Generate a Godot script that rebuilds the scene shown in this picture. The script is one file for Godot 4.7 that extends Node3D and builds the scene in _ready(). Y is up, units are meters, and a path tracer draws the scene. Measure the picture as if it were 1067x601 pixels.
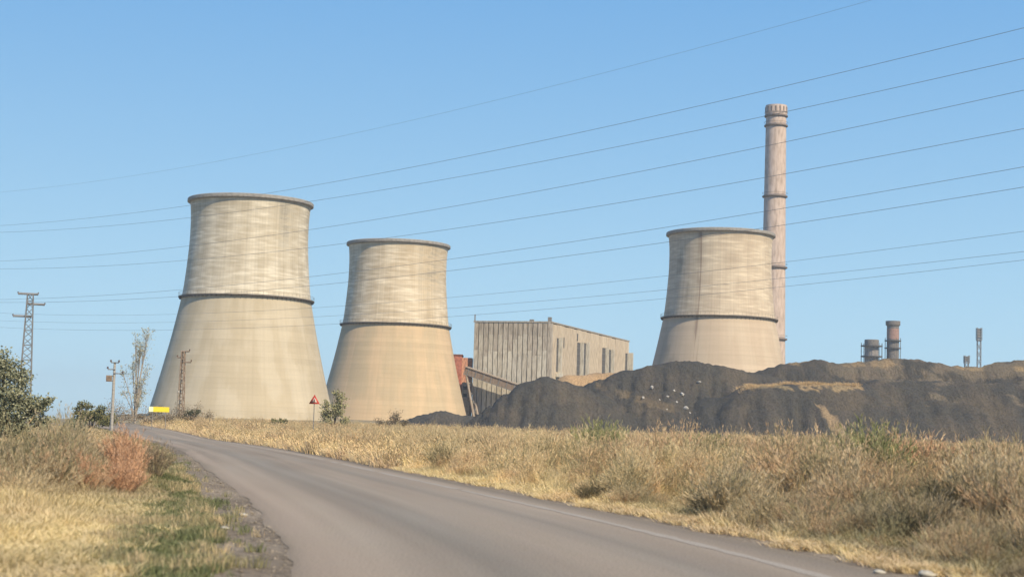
extends Node3D

# ------------------------------------------------------------------ helpers
var taken := {}
var rng := RandomNumberGenerator.new()
var big := FastNoiseLite.new()
var fine := FastNoiseLite.new()
var ROAD_Z := [60.0, 40.0, 20.0, 0.0, -18.5, -28.0, -40.0, -52.0, -80.0, -112.0, -150.0, -187.0, -215.0, -260.0, -330.0, -420.0]
var ROAD_X := [4.4, 4.3, 3.9, 2.9, 1.05, -0.7, -3.3, -6.0, -12.2, -20.0, -30.5, -41.0, -49.5, -64.0, -88.0, -120.0]

func numbered(called: String) -> String:
	var n: int = taken.get(called, 0)
	taken[called] = n + 1
	return called if n == 0 else "%s_%03d" % [called, n]

func tag(o: Node, label: String, category: String, group := "") -> void:
	o.set_meta("label", label)
	o.set_meta("category", category)
	if group: o.set_meta("group", group)

func thing(called: String, label: String, category: String, at := Vector3.ZERO, turn := 0.0, group := "") -> Node3D:
	var o := Node3D.new()
	o.name = numbered(called)
	add_child(o)
	o.position = at
	o.rotation.y = turn
	tag(o, label, category, group)
	return o

func part(parent: Node, called: String, mesh: Mesh, mat: Material, at := Transform3D()) -> MeshInstance3D:
	var o := MeshInstance3D.new()
	o.name = numbered(called) if parent == self else called
	o.mesh = mesh
	o.material_override = mat
	parent.add_child(o, true)
	o.transform = at
	return o

func copy_of(o: Node3D, label: String, at: Vector3, turn: float, size := Vector3.ONE) -> Node3D:
	var c: Node3D = o.duplicate()
	c.name = numbered(String(o.name).rstrip("0123456789").rstrip("_"))
	add_child(c)
	c.position = at
	c.rotation = Vector3(0, turn, 0)
	c.scale = size
	c.set_meta("label", label)
	return c

func lin(r: float, g: float, b: float) -> Color:
	return Color(r, g, b).linear_to_srgb()

func paint(c: Color, rough := 0.9) -> StandardMaterial3D:
	var m := StandardMaterial3D.new()
	m.albedo_color = c
	m.roughness = rough
	m.metallic_specular = 0.3
	return m

func ramp(a: Color, b: Color, c: Color) -> Gradient:
	var g := Gradient.new()
	g.offsets = PackedFloat32Array([0.0, 0.5, 1.0])
	g.colors = PackedColorArray([a, b, c])
	return g

func noise_tex(freq: float, g: Gradient, s: int, size := 512, oct := 4) -> NoiseTexture2D:
	var n := FastNoiseLite.new()
	n.seed = s
	n.frequency = freq
	n.fractal_octaves = oct
	var t := NoiseTexture2D.new()
	t.width = size
	t.height = size
	t.seamless = true
	t.noise = n
	t.color_ramp = g
	return t

func mottled(c: Color, metres: float, s: int, strength := 0.25, rough := 0.95) -> StandardMaterial3D:
	var m := paint(c, rough)
	m.albedo_texture = noise_tex(0.012, ramp(Color(1 - strength, 1 - strength, 1 - strength * 1.05), Color(0.92, 0.92, 0.92), Color(1, 1, 0.99)), s)
	m.uv1_triplanar = true
	m.uv1_world_triplanar = true
	m.uv1_scale = Vector3.ONE / metres
	return m

func vertex_painted(rough := 0.95) -> StandardMaterial3D:
	var m := paint(Color.WHITE, rough)
	m.vertex_color_use_as_albedo = true
	return m

func begin() -> SurfaceTool:
	var st := SurfaceTool.new()
	st.begin(Mesh.PRIMITIVE_TRIANGLES)
	return st

func done(st: SurfaceTool, normals := true) -> ArrayMesh:
	if normals: st.generate_normals()
	return st.commit()

func quad(st: SurfaceTool, a: Vector3, b: Vector3, c: Vector3, d: Vector3) -> void:
	for p in [a, b, c, a, c, d]: st.add_vertex(p)

func add_box(st: SurfaceTool, t: Transform3D, s: Vector3) -> void:
	var h := s / 2
	var p := []
	for i in 8: p.append(t * Vector3(h.x if i & 1 else -h.x, h.y if i & 2 else -h.y, h.z if i & 4 else -h.z))
	st.set_smooth_group(-1)
	for f in [[0, 2, 3, 1], [5, 7, 6, 4], [4, 6, 2, 0], [1, 3, 7, 5], [2, 6, 7, 3], [4, 0, 1, 5]]:
		quad(st, p[f[3]], p[f[2]], p[f[1]], p[f[0]])

func box(s: Vector3, at := Vector3.ZERO) -> ArrayMesh:
	var st := begin()
	add_box(st, Transform3D(Basis(), at), s)
	return done(st)

func span(x0: float, x1: float, y0: float, y1: float, z0: float, z1: float) -> ArrayMesh:
	return box(Vector3(absf(x1 - x0), absf(y1 - y0), absf(z1 - z0)), Vector3((x0 + x1) / 2, (y0 + y1) / 2, (z0 + z1) / 2))

func frame_of(d: Vector3) -> Basis:
	var y := d.normalized()
	var x := y.cross(Vector3.FORWARD if absf(y.z) < 0.9 else Vector3.RIGHT).normalized()
	return Basis(x, y, x.cross(y))

func add_tube(st: SurfaceTool, pts: Array, radii: Array, n := 6, capped := true) -> void:
	st.set_smooth_group(1)
	var rings := []
	for i in pts.size():
		var d: Vector3 = pts[mini(i + 1, pts.size() - 1)] - pts[maxi(i - 1, 0)]
		var b := frame_of(d)
		var ring := []
		for k in n:
			var a := TAU * k / n
			ring.append(pts[i] + (b.x * cos(a) + b.z * sin(a)) * float(radii[i]))
		rings.append(ring)
	for i in pts.size() - 1:
		for k in n:
			var l := (k + 1) % n
			quad(st, rings[i][k], rings[i][l], rings[i + 1][l], rings[i + 1][k])
	if capped:
		st.set_smooth_group(-1)
		for e in [0, pts.size() - 1]:
			for k in n:
				var l := (k + 1) % n
				for p in ([pts[e], rings[e][l], rings[e][k]] if e == 0 else [pts[e], rings[e][k], rings[e][l]]): st.add_vertex(p)

func bar(st: SurfaceTool, a: Vector3, b: Vector3, r: float, n := 4) -> void:
	add_tube(st, [a, b], [r, r], n)

# a turned shape; profile of Vector2(radius, height); closed rings of it run round the profile
func lathe(profile: Array, segs := 64, closed := false, top := 1.0, bottom := 0.0) -> ArrayMesh:
	var st := begin()
	var m := profile.size()
	for i in (m if closed else m - 1):
		var p: Vector2 = profile[i]
		var q: Vector2 = profile[(i + 1) % m]
		st.set_smooth_group(1 if not closed else i + 2)
		for k in segs:
			var a := TAU * k / segs
			var b := TAU * (k + 1) / segs
			var v := [[p, a, k], [p, b, k + 1], [q, b, k + 1], [q, a, k]]
			for j in [0, 2, 1, 0, 3, 2]:
				var w: Array = v[j]
				var pr: Vector2 = w[0]
				st.set_uv(Vector2(float(w[2]) / segs, 1.0 - (pr.y - bottom) / (top - bottom)))
				st.add_vertex(Vector3(pr.x * sin(w[1]), pr.y, pr.x * cos(w[1])))
	return done(st)

# ------------------------------------------------------------------ lie of the land
func cubic(xs: Array, ys: Array, x: float) -> float:
	for i in xs.size() - 1:
		if x <= xs[i] and x >= xs[i + 1]:
			var h: int = maxi(i - 1, 0)
			var j: int = mini(i + 2, xs.size() - 1)
			return cubic_interpolate_in_time(ys[i], ys[i + 1], ys[h], ys[j], (x - xs[i]) / (xs[i + 1] - xs[i]), 1.0, (xs[h] - xs[i]) / (xs[i + 1] - xs[i]) if h != i else -1.0, (xs[j] - xs[i]) / (xs[i + 1] - xs[i]) if j != i + 1 else 2.0)
	return ys[0] if x > xs[0] else ys[-1] + (xs[-1] - x) * -0.35

func lane(z: float) -> float:
	return cubic(ROAD_Z, ROAD_X, z)

func lean(z: float) -> float:
	var s := (lane(z + 1.0) - lane(z - 1.0)) / 2.0
	return 1.0 / sqrt(1.0 + s * s)

func rise(x: float, z: float) -> float:
	var d := -z
	if d < 150.0: return 0.0
	return minf((d - 150.0) * 0.0105, 3.6) * smoothstep(-0.30, -0.21, x / d)

func land(x: float, z: float, cx: float, k: float) -> float:
	var u := (x - cx) * k
	var h := rise(x, z)
	var off := absf(u) - 3.4
	if off < -0.6: return h - 0.12
	if off < 0.0: return h - 0.014
	h -= 0.010
	h += 0.46 * exp(-(pow(x + 9.4, 2.0) + pow((z + 37.0) * 0.6, 2.0)) / 4.0)
	if u > 0: h += 0.4 * smoothstep(0.8, 6.0, off)
	else: h += 0.06 * smoothstep(2.4, 6.0, off)
	return h + 0.12 * smoothstep(0.5, 3.0, off) * big.get_noise_2d(x * 9.0, z * 9.0)

func ground_at(x: float, z: float) -> float:
	return land(x, z, lane(z), lean(z))

func pick(c: Array, t: float) -> Color:
	var f := clampf(t, 0.0, 0.9999) * (c.size() - 1)
	var a: Color = c[int(f)]
	return a.lerp(c[int(f) + 1], f - int(f))

# ------------------------------------------------------------------ materials
var STEEL: StandardMaterial3D
var RUST: StandardMaterial3D
var BARK: StandardMaterial3D

func _ready() -> void:
	rng.seed = 7
	big.seed = 3
	big.frequency = 0.02
	big.fractal_octaves = 3
	fine.seed = 11
	fine.frequency = 0.12
	fine.fractal_octaves = 4
	# ---- camera
	var cam := Camera3D.new()
	cam.name = "camera"
	add_child(cam)
	cam.position = Vector3(0, 1.5, 0)
	cam.rotation = Vector3(atan(149.5 / 1700.0), 0, 0.03)
	cam.fov = rad_to_deg(2 * atan(300.5 / 1700.0))
	cam.near = 0.1
	cam.far = 9000.0
	cam.current = true
	# a soft foreground: the lens is focused on the far works
	var glass := CameraAttributesPhysical.new()
	glass.frustum_focal_length = 12.0 / (300.5 / 1700.0)
	glass.frustum_focus_distance = 420.0
	glass.frustum_near = 0.1
	glass.frustum_far = 9000.0
	glass.exposure_aperture = 2.4
	cam.attributes = glass
	cam.fov = rad_to_deg(2 * atan(300.5 / 1700.0))
	# ---- sky, sun, exposure
	var sm := ProceduralSkyMaterial.new()
	sm.sky_top_color = lin(0.025, 0.25, 0.68)
	sm.sky_horizon_color = lin(0.58, 0.88, 1.0)
	sm.sky_curve = 0.15
	sm.ground_horizon_color = lin(0.40, 0.38, 0.33)
	sm.ground_bottom_color = lin(0.25, 0.22, 0.17)
	sm.sun_angle_max = 0.0
	var sky := Sky.new()
	sky.sky_material = sm
	var env := Environment.new()
	env.background_mode = Environment.BG_SKY
	env.sky = sky
	env.background_energy_multiplier = 0.76
	env.tonemap_mode = Environment.TONE_MAPPER_LINEAR
	env.tonemap_exposure = 1.36
	env.sdfgi_enabled = true
	env.ssao_enabled = true
	env.ssil_enabled = true
	env.fog_enabled = true
	env.fog_density = 0.0002
	env.fog_light_color = Color(0.86, 0.91, 0.95)
	var we := WorldEnvironment.new()
	we.name = "world_environment"
	we.environment = env
	add_child(we)
	var sun := DirectionalLight3D.new()
	sun.name = "sun"
	add_child(sun)
	var az := deg_to_rad(36.0)
	var el := deg_to_rad(43.0)
	sun.look_at_from_position(Vector3(sin(az) * cos(el), sin(el), cos(az) * cos(el)) * 50.0, Vector3.ZERO)
	sun.light_energy = 1.5
	sun.light_color = Color(1.0, 0.93, 0.81)
	sun.light_angular_distance = 0.5
	sun.shadow_enabled = true
	# ---- shared materials
	STEEL = mottled(lin(0.25, 0.245, 0.245), 3.0, 31)
	RUST = mottled(lin(0.32, 0.24, 0.18), 3.0, 32)
	BARK = mottled(lin(0.13, 0.10, 0.075), 1.0, 33)
	# ---- the setting
	build_ground()
	build_road()
	build_heaps()
	# ---- the works
	build_towers()
	build_chimney()
	build_hall()
	build_red_house()
	build_gallery()
	build_small_stacks()
	# ---- lines and signs
	build_wires()
	build_pylons()
	build_signs()
	# ---- vegetation
	build_trees()
	build_weeds()
	build_grass()

# ------------------------------------------------------------------ ground and road
func build_ground() -> void:
	var us := [-2600.0, -1500.0, -900.0, -500.0, -300.0, -200.0, -140.0, -100.0, -75.0, -55.0, -42.0, -33.0, -26.0, -21.0, -17.0, -14.0, -11.5, -9.5, -8.0, -7.0, -6.2, -5.6, -5.1, -4.7, -4.4, -4.15, -3.95, -3.75, -3.6, -3.45, -3.3, -3.1, -2.85, -2.7, 0.0]
	for i in range(us.size() - 2, -1, -1): us.append(-us[i])
	var zs := []
	var z := 60.0
	while z > -4200.0:
		zs.append(z)
		var d := absf(z) if z < 0 else 6.0
		z -= clampf(d * 0.022, 0.45, 200.0) if z < -6 else 3.0
	var st := begin()
	var dirt := Color(0.225, 0.175, 0.12)
	var straw := Color(0.44, 0.35, 0.20)
	var grey := Color(0.29, 0.24, 0.16)
	var green := Color(0.115, 0.125, 0.05)
	for zz in zs:
		var cx := lane(zz)
		var k := lean(zz)
		for u in us:
			var x: float = cx + u / k
			var off: float = absf(u) - 3.4
			var n := fine.get_noise_2d(x * 3.0, zz * 3.0)
			var b := big.get_noise_2d(x * 5.0, zz * 5.0)
			var c := straw.lerp(grey, clampf(0.45 + b * 1.4, 0, 1))
			var edge := 0.75 + n * 0.35
			if u < 0:
				edge = 0.82 + n * 0.35
				if off > edge: c = green.lerp(straw, clampf((off - 2.3 - b) * 1.2, 0, 1) * 0.9)
			if off < edge: c = dirt.lerp(Color(0.36, 0.29, 0.21), clampf(0.35 + n * 1.3, 0, 1))
			st.set_smooth_group(1)
			st.set_color(c)
			st.add_vertex(Vector3(x, land(x, zz, cx, k), zz))
	var w := us.size()
	for i in zs.size() - 1:
		for j in w - 1:
			var a := i * w + j
			for q in [a, a + w, a + w + 1, a, a + w + 1, a + 1]: st.add_index(q)
	var m := vertex_painted()
	m.albedo_texture = noise_tex(0.02, ramp(Color(0.55, 0.54, 0.53), Color(0.86, 0.86, 0.86), Color(1, 1, 1)), 5)
	m.uv1_triplanar = true
	m.uv1_world_triplanar = true
	m.uv1_scale = Vector3.ONE / 1.7
	var o := part(self, "ground", done(st), m)
	o.set_meta("kind", "structure")

func build_road() -> void:
	var st := begin()
	var cols := []
	for i in 45: cols.append(-3.42 + 6.84 * i / 44.0)
	var zs := []
	var z := 45.0
	while z > -400.0:
		zs.append(z)
		z -= clampf(absf(z) * 0.02, 0.35, 3.0)
	var run := 0.0
	for i in zs.size():
		var zz: float = zs[i]
		var cx := lane(zz)
		var k := lean(zz)
		if i: run += (zs[i - 1] - zz) / k
		for j in cols.size():
			var u: float = cols[j]
			var ragged := 0.0
			if j == 0 or j == cols.size() - 1: ragged = fine.get_noise_2d(run * 1.6, j * 40.0) * 0.16
			var x := cx + (u + ragged) / k
			var n := fine.get_noise_2d(u * 3.0, run * 0.35)
			var n2 := big.get_noise_2d(u * 30.0, run * 1.2)
			var n3 := fine.get_noise_2d(u * 9.0 + 50.0, run * 0.10)
			# worn wheel paths are greyer, the margins carry pale reddish dust and chippings
			var path := exp(-pow((u + 1.0) / 0.7, 2.0)) + exp(-pow((u - 1.25) / 0.55, 2.0)) * 0.6
			var c := Color(0.345, 0.285, 0.228).lerp(Color(0.275, 0.242, 0.205), clampf(path * 0.9 + n * 0.35 + n2 * 0.4, 0, 1))
			var margin := smoothstep(-2.2, -3.3, u + n * 0.5)
			c = c.lerp(Color(0.395, 0.315, 0.25), margin * 0.7)
			var shoulder := smoothstep(2.65, 3.1, u + n * 0.25)
			c = c.lerp(Color(0.28, 0.235, 0.19), shoulder * 0.8)
			c = c.lerp(Color(0.255, 0.21, 0.16), smoothstep(2.95, 3.40, absf(u) + n * 0.6) * 0.85)
			c.b *= 0.90
			c.g *= 0.975
			st.set_color(c * (1.03 + n * 0.16 + n3 * 0.26 + n2 * 0.12))
			st.set_uv(Vector2(u, run))
			st.set_smooth_group(1)
			st.add_vertex(Vector3(x, rise(x, zz) + 0.02 - 0.0035 * u * u * 0.6, zz))
	var w := cols.size()
	for i in zs.size() - 1:
		for j in w - 1:
			var a := i * w + j
			for q in [a, a + w, a + w + 1, a, a + w + 1, a + 1]: st.add_index(q)
	var m := vertex_painted(0.85)
	m.albedo_texture = noise_tex(0.09, ramp(Color(0.70, 0.69, 0.68), Color(0.9, 0.9, 0.9), Color(1, 1, 1)), 6, 512, 5)
	m.uv1_scale = Vector3(0.5, 0.5, 1)
	m.heightmap_enabled = true
	m.heightmap_texture = noise_tex(0.15, ramp(Color.BLACK, Color.GRAY, Color.WHITE), 8, 512, 3)
	m.heightmap_scale = 0.6
	part(self, "road", done(st), m).set_meta("kind", "structure")
	# worn pale line along the far edge, broken where the paint has gone
	st = begin()
	run = 0.0
	for i in zs.size() - 1:
		var za: float = zs[i]
		var zb: float = zs[i + 1]
		run += za - zb
		var wear := fine.get_noise_1d(run * 2.2)
		if wear < -0.33 and za > -120: continue
		var q := []
		for zz in [za, zb]:
			var h: float = 0.11 + 0.08 * fine.get_noise_2d(zz * 6.0, 90.0)
			for u in [2.42 - h, 2.42 + h]:
				var x: float = lane(zz) + u / lean(zz)
				q.append(Vector3(x, rise(x, zz) + 0.02 - 0.0035 * u * u * 0.6 + 0.004, zz))
		quad(st, q[0], q[2], q[3], q[1])
	var pm := paint(lin(0.45, 0.395, 0.33), 0.8)
	pm.albedo_texture = noise_tex(0.05, ramp(Color(0.62, 0.59, 0.56), Color(0.88, 0.87, 0.85), Color(1, 1, 1)), 9)
	pm.uv1_triplanar = true
	pm.uv1_world_triplanar = true
	pm.uv1_scale = Vector3.ONE
	part(self, "road_marking", done(st), pm).set_meta("kind", "structure")

# ------------------------------------------------------------------ heaps of slag and spoil
var heap_crests := {}
var heap_drop := 0.0

func heap_height(which: String, x: float, z: float) -> float:
	var best := -50.0
	var p := Vector2(x, z)
	for crest in heap_crests[which]:
		var slope: float = crest.slope
		var pts: Array = crest.pts
		for i in pts.size() - 1:
			var a: Vector3 = pts[i]
			var b: Vector3 = pts[i + 1]
			var s := Vector2(a.x, a.z)
			var e := Vector2(b.x, b.z)
			var t := clampf((p - s).dot(e - s) / (e - s).length_squared(), 0, 1)
			var d := maxf(p.distance_to(s.lerp(e, t)) - crest.flat, 0.0)
			var here := lerpf(a.y, b.y, t) - slope * (sqrt(d * d + 1.2) - 1.095)
			if here > best:
				best = here
				heap_drop = lerpf(a.y, b.y, t) - here
	return best

func heap_surface(which: String, x: float, z: float) -> float:
	var h := heap_height(which, x, z)
	var worn := 0.25 + smoothstep(0.3, 2.6, heap_drop)
	var gully := worn * absf(fine.get_noise_2d(x * 3.2 + z * 0.4, z * 0.22))
	var lumps := fine.get_noise_2d(x * 5.0, z * 5.0)
	var rolls := big.get_noise_2d(x * 7.0, z * 7.0)
	return h - gully * 1.25 + lumps * 0.16 + fine.get_noise_2d(x * 13.0, z * 13.0) * 0.26 + rolls * 0.2 + minf(worn, 1.0) * (0.35 - absf(fine.get_noise_2d(x * 6.5 + 31.0, z * 5.0)) * 1.7) * 0.45 + 0.2

func heap(which: String, called: String, label: String, crests: Array, r: Rect2, step: float, m: Material, coat: Callable) -> void:
	heap_crests[which] = crests
	var base := Vector3(r.get_center().x, ground_at(r.get_center().x, r.get_center().y), r.get_center().y)
	var st := begin()
	var nx := int(r.size.x / step) + 1
	var nz := int(r.size.y / step) + 1
	for j in nz:
		for i in nx:
			var x := r.position.x + i * step
			var z := r.position.y + j * step
			var g := ground_at(x, z)
			var h := maxf(heap_surface(which, x, z), g - 0.7)
			st.set_color(coat.call(x, h, z, h - heap_height(which, x, z)))
			st.set_smooth_group(1)
			st.add_vertex(Vector3(x, h, z) - base)
	for j in nz - 1:
		for i in nx - 1:
			var a := j * nx + i
			for q in [a, a + nx + 1, a + nx, a, a + 1, a + nx + 1]: st.add_index(q)
	var o := part(self, called, done(st), m)
	o.position = base
	tag(o, label, "spoil heap", "dark heaps in front of the works")

func build_heaps() -> void:
	var m := vertex_painted(1.0)
	m.albedo_texture = noise_tex(0.02, ramp(Color(0.62, 0.62, 0.62), Color(0.88, 0.88, 0.88), Color(1, 1, 1)), 12)
	m.uv1_triplanar = true
	m.uv1_world_triplanar = true
	m.uv1_scale = Vector3.ONE / 4.3
	m.heightmap_enabled = true
	m.heightmap_texture = noise_tex(0.03, ramp(Color.BLACK, Color.GRAY, Color.WHITE), 13)
	m.heightmap_scale = 12.0
	var dark := Color(0.088, 0.083, 0.075)
	var brown := Color(0.145, 0.122, 0.095)
	var sand := Color(0.40, 0.285, 0.155)
	var slag := func(x: float, h: float, z: float, _b: float) -> Color:
		var n := fine.get_noise_2d(x * 1.8 + 70.0, z * 1.2 + h * 2.0)
		var n2 := big.get_noise_2d(x * 4.0, h * 9.0)
		return dark.lerp(brown, clampf(0.15 + n * 0.9 + n2 * 0.8, 0, 0.75))
	var slag_b := func(x: float, h: float, z: float, b: float) -> Color:
		var c: Color = slag.call(x, h, z, b)
		# a spill of sandy earth on the left shoulder
		var n := fine.get_noise_2d(x * 2.2, h * 3.5)
		if absf(h - (9.6 - (x - 10.0) * 0.30)) < 0.5 + n * 0.9 and x < 24.0 and x > 13.0: c = c.lerp(Color(0.2, 0.155, 0.105), 0.7)
		return c
	var slag_c := func(x: float, h: float, z: float, b: float) -> Color:
		var c: Color = slag.call(x, h, z, b)
		var n := fine.get_noise_2d(x * 1.6, z * 1.6)
		var n2 := big.get_noise_2d(x * 5.0, z * 5.0)
		# dry grass and sand lie on the bench, dusty earth on the upper right
		if h > 8.75 + n * 0.6 and z > -247.5 and z < -229.0 and x < 50.5 and h < 10.2 + n and n > -0.3: c = sand.lerp(Color(0.30, 0.235, 0.14), clampf(0.5 + n2 * 2.0, 0, 1))
		var dusty := smoothstep(0.0, 0.25, n + n2 + (h - 10.6) * 0.16) * smoothstep(48.0, 54.0, x)
		c = c.lerp(Color(0.20, 0.165, 0.12), dusty * 0.8)
		if h > 13.5 and n2 + n * 0.6 > 0.22: c = sand.lerp(c, 0.4)
		if absf(x - 43.8 - (z + 226.0) * 0.28) < 0.8 + n and h > 2.5 and h < 6.5: c = Color(0.34, 0.25, 0.15)
		return c
	heap("left", "spoil_heap", "small dark grey slag heap sloping down beside the conveyor gallery", [
		{"slope": 0.80, "flat": 0.0, "pts": [Vector3(2.6, 8.5, -232), Vector3(5.1, 9.3, -232), Vector3(7.6, 8.6, -232.5), Vector3(10.3, 8.1, -233), Vector3(13.0, 7.2, -234)]}],
		Rect2(-10, -246, 34, 27), 0.4, m, slag)
	heap("middle", "spoil_heap", "dark slag heap strewn with pale rocks below the rightmost cooling tower", [
		{"slope": 0.62, "flat": 0.0, "pts": [Vector3(11.8, 7.9, -247), Vector3(14.1, 9.7, -247), Vector3(17.6, 11.2, -247), Vector3(20.3, 11.5, -247), Vector3(21.6, 12.0, -247), Vector3(24.8, 12.7, -247), Vector3(28.2, 12.8, -247), Vector3(30.6, 12.5, -247), Vector3(33.4, 12.0, -247), Vector3(36.8, 11.4, -248), Vector3(40.0, 11.2, -250)]}],
		Rect2(-2, -268, 58, 46), 0.4, m, slag_b)
	heap("right", "spoil_heap", "long broad spoil heap with a straw covered ledge at the right edge", [
		{"slope": 0.60, "flat": 0.0, "pts": [Vector3(40.5, 12.3, -262), Vector3(44.5, 13.6, -262), Vector3(49.9, 14.4, -262), Vector3(52.2, 13.8, -262), Vector3(56.8, 14.3, -262), Vector3(60.7, 14.9, -262), Vector3(65.3, 14.9, -262), Vector3(70, 14.1, -262), Vector3(75.4, 14.0, -262), Vector3(78.4, 14.8, -262), Vector3(82.6, 15.3, -262), Vector3(92.3, 16.1, -262), Vector3(110, 14.5, -262)]},
		{"slope": 0.66, "flat": 3.5, "pts": [Vector3(27.0, 4.5, -240), Vector3(32.5, 7.3, -238), Vector3(38.1, 8.9, -236), Vector3(43.6, 9.3, -236), Vector3(48.2, 9.3, -236)]},
		{"slope": 0.55, "flat": 2.0, "pts": [Vector3(49.6, 9.5, -237), Vector3(55.4, 10.5, -239), Vector3(63, 10.5, -239), Vector3(70.7, 10.4, -238), Vector3(79, 10.4, -238), Vector3(100, 10.4, -238)]}],
		Rect2(20, -285, 105, 72), 0.5, m, slag_c)
	heap("low", "spoil_heap", "low dark mound at the foot of the middle cooling tower", [
		{"slope": 0.55, "flat": 0.0, "pts": [Vector3(-18.5, 3.0, -300), Vector3(-15.5, 4.0, -300), Vector3(-12, 4.9, -300), Vector3(-9.4, 4.3, -300), Vector3(-5, 3.7, -300), Vector3(0, 3.4, -300)]}],
		Rect2(-30, -309, 40, 18), 0.4, m, slag)
	# bank of ochre sand under the hall
	heap("sand", "sand_bank", "bank of ochre sand piled against the concrete hall", [
		{"slope": 0.95, "flat": 1.0, "pts": [Vector3(11.5, 12.0, -300), Vector3(17, 12.5, -300), Vector3(23, 12.5, -300), Vector3(30, 12.0, -300)]}],
		Rect2(-12, -322, 62, 44), 0.8, m, func(x: float, _h: float, z: float, _b: float) -> Color: return Color(0.56, 0.37, 0.20).lerp(Color(0.44, 0.30, 0.17), clampf(0.5 + fine.get_noise_2d(x, z), 0, 1)))
	# rocks
	var rock := mottled(lin(0.46, 0.44, 0.41), 1.0, 14, 0.3)
	var shapes := []
	for s in 3: shapes.append(rock_mesh(s))
	var spots := [[702, 237.5, .34], [718, 237.6, .42], [735, 241, .34], [702, 234.6, .26], [722, 234.4, .36], [745, 232, .30], [712, 236, .26], [677, 238.2, .26], [686, 240, .28], [726, 233.8, .26], [643, 231.5, .26], [694, 237.2, .22], [709, 238.6, .24], [752, 237, .22]]
	for i in spots.size():
		var s: Array = spots[i]
		var x: float = (s[0] - 533.5) / 1700.0 * s[1] - 0.5
		var o := part(self, "rock", shapes[i % 3], rock)
		o.position = Vector3(x, heap_surface("middle", x, -s[1]) + s[2] * 0.35, -s[1])
		o.rotation = Vector3(0.3 * i, 1.7 * i, 0.2 * i)
		o.scale = Vector3(1.2, 0.8, 1.0) * float(s[2]) * 0.8
		tag(o, {1: "largest of the pale rocks on the dark middle heap", 2: "pale rock highest up, near the crest of the middle heap", 5: "pale rock lowest down on the slope of the middle heap", 10: "lone pale rock farthest left on the slope of the middle heap"}.get(i, "small pale grey rock in the loose scatter on the middle heap"), "rock", "rocks on the middle heap")

func rock_mesh(s: int) -> ArrayMesh:
	var sp := SphereMesh.new()
	sp.radius = 1.0
	sp.height = 1.7
	sp.radial_segments = 10
	sp.rings = 6
	var a := sp.get_mesh_arrays()
	var v: PackedVector3Array = a[Mesh.ARRAY_VERTEX]
	for i in v.size():
		var p := v[i]
		v[i] = p * (1.0 + 0.9 * fine.get_noise_3d(p.x * 5 + s * 20, p.y * 5, p.z * 5))
	a[Mesh.ARRAY_VERTEX] = v
	var am := ArrayMesh.new()
	am.add_surface_from_arrays(Mesh.PRIMITIVE_TRIANGLES, a)
	var st := SurfaceTool.new()
	st.create_from(am, 0)
	st.generate_normals()
	return st.commit()

# ------------------------------------------------------------------ cooling towers
const DROP := [0.0, 2.5, 5.3, 10.0, 14.5, 19.0, 22.5, 27.5, 33.0, 38.5, 44.0, 51.5, 55.5]
const WIDE := [14.35, 14.12, 14.0, 14.05, 14.35, 14.75, 15.2, 16.15, 17.3, 18.6, 20.0, 21.9, 22.9]

func radius_at(d: float) -> float:
	for i in DROP.size() - 1:
		if d <= DROP[i + 1]:
			return cubic_interpolate(WIDE[i], WIDE[i + 1], WIDE[maxi(i - 1, 0)], WIDE[mini(i + 2, WIDE.size() - 1)], (d - DROP[i]) / (DROP[i + 1] - DROP[i]))
	return WIDE[-1]

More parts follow.
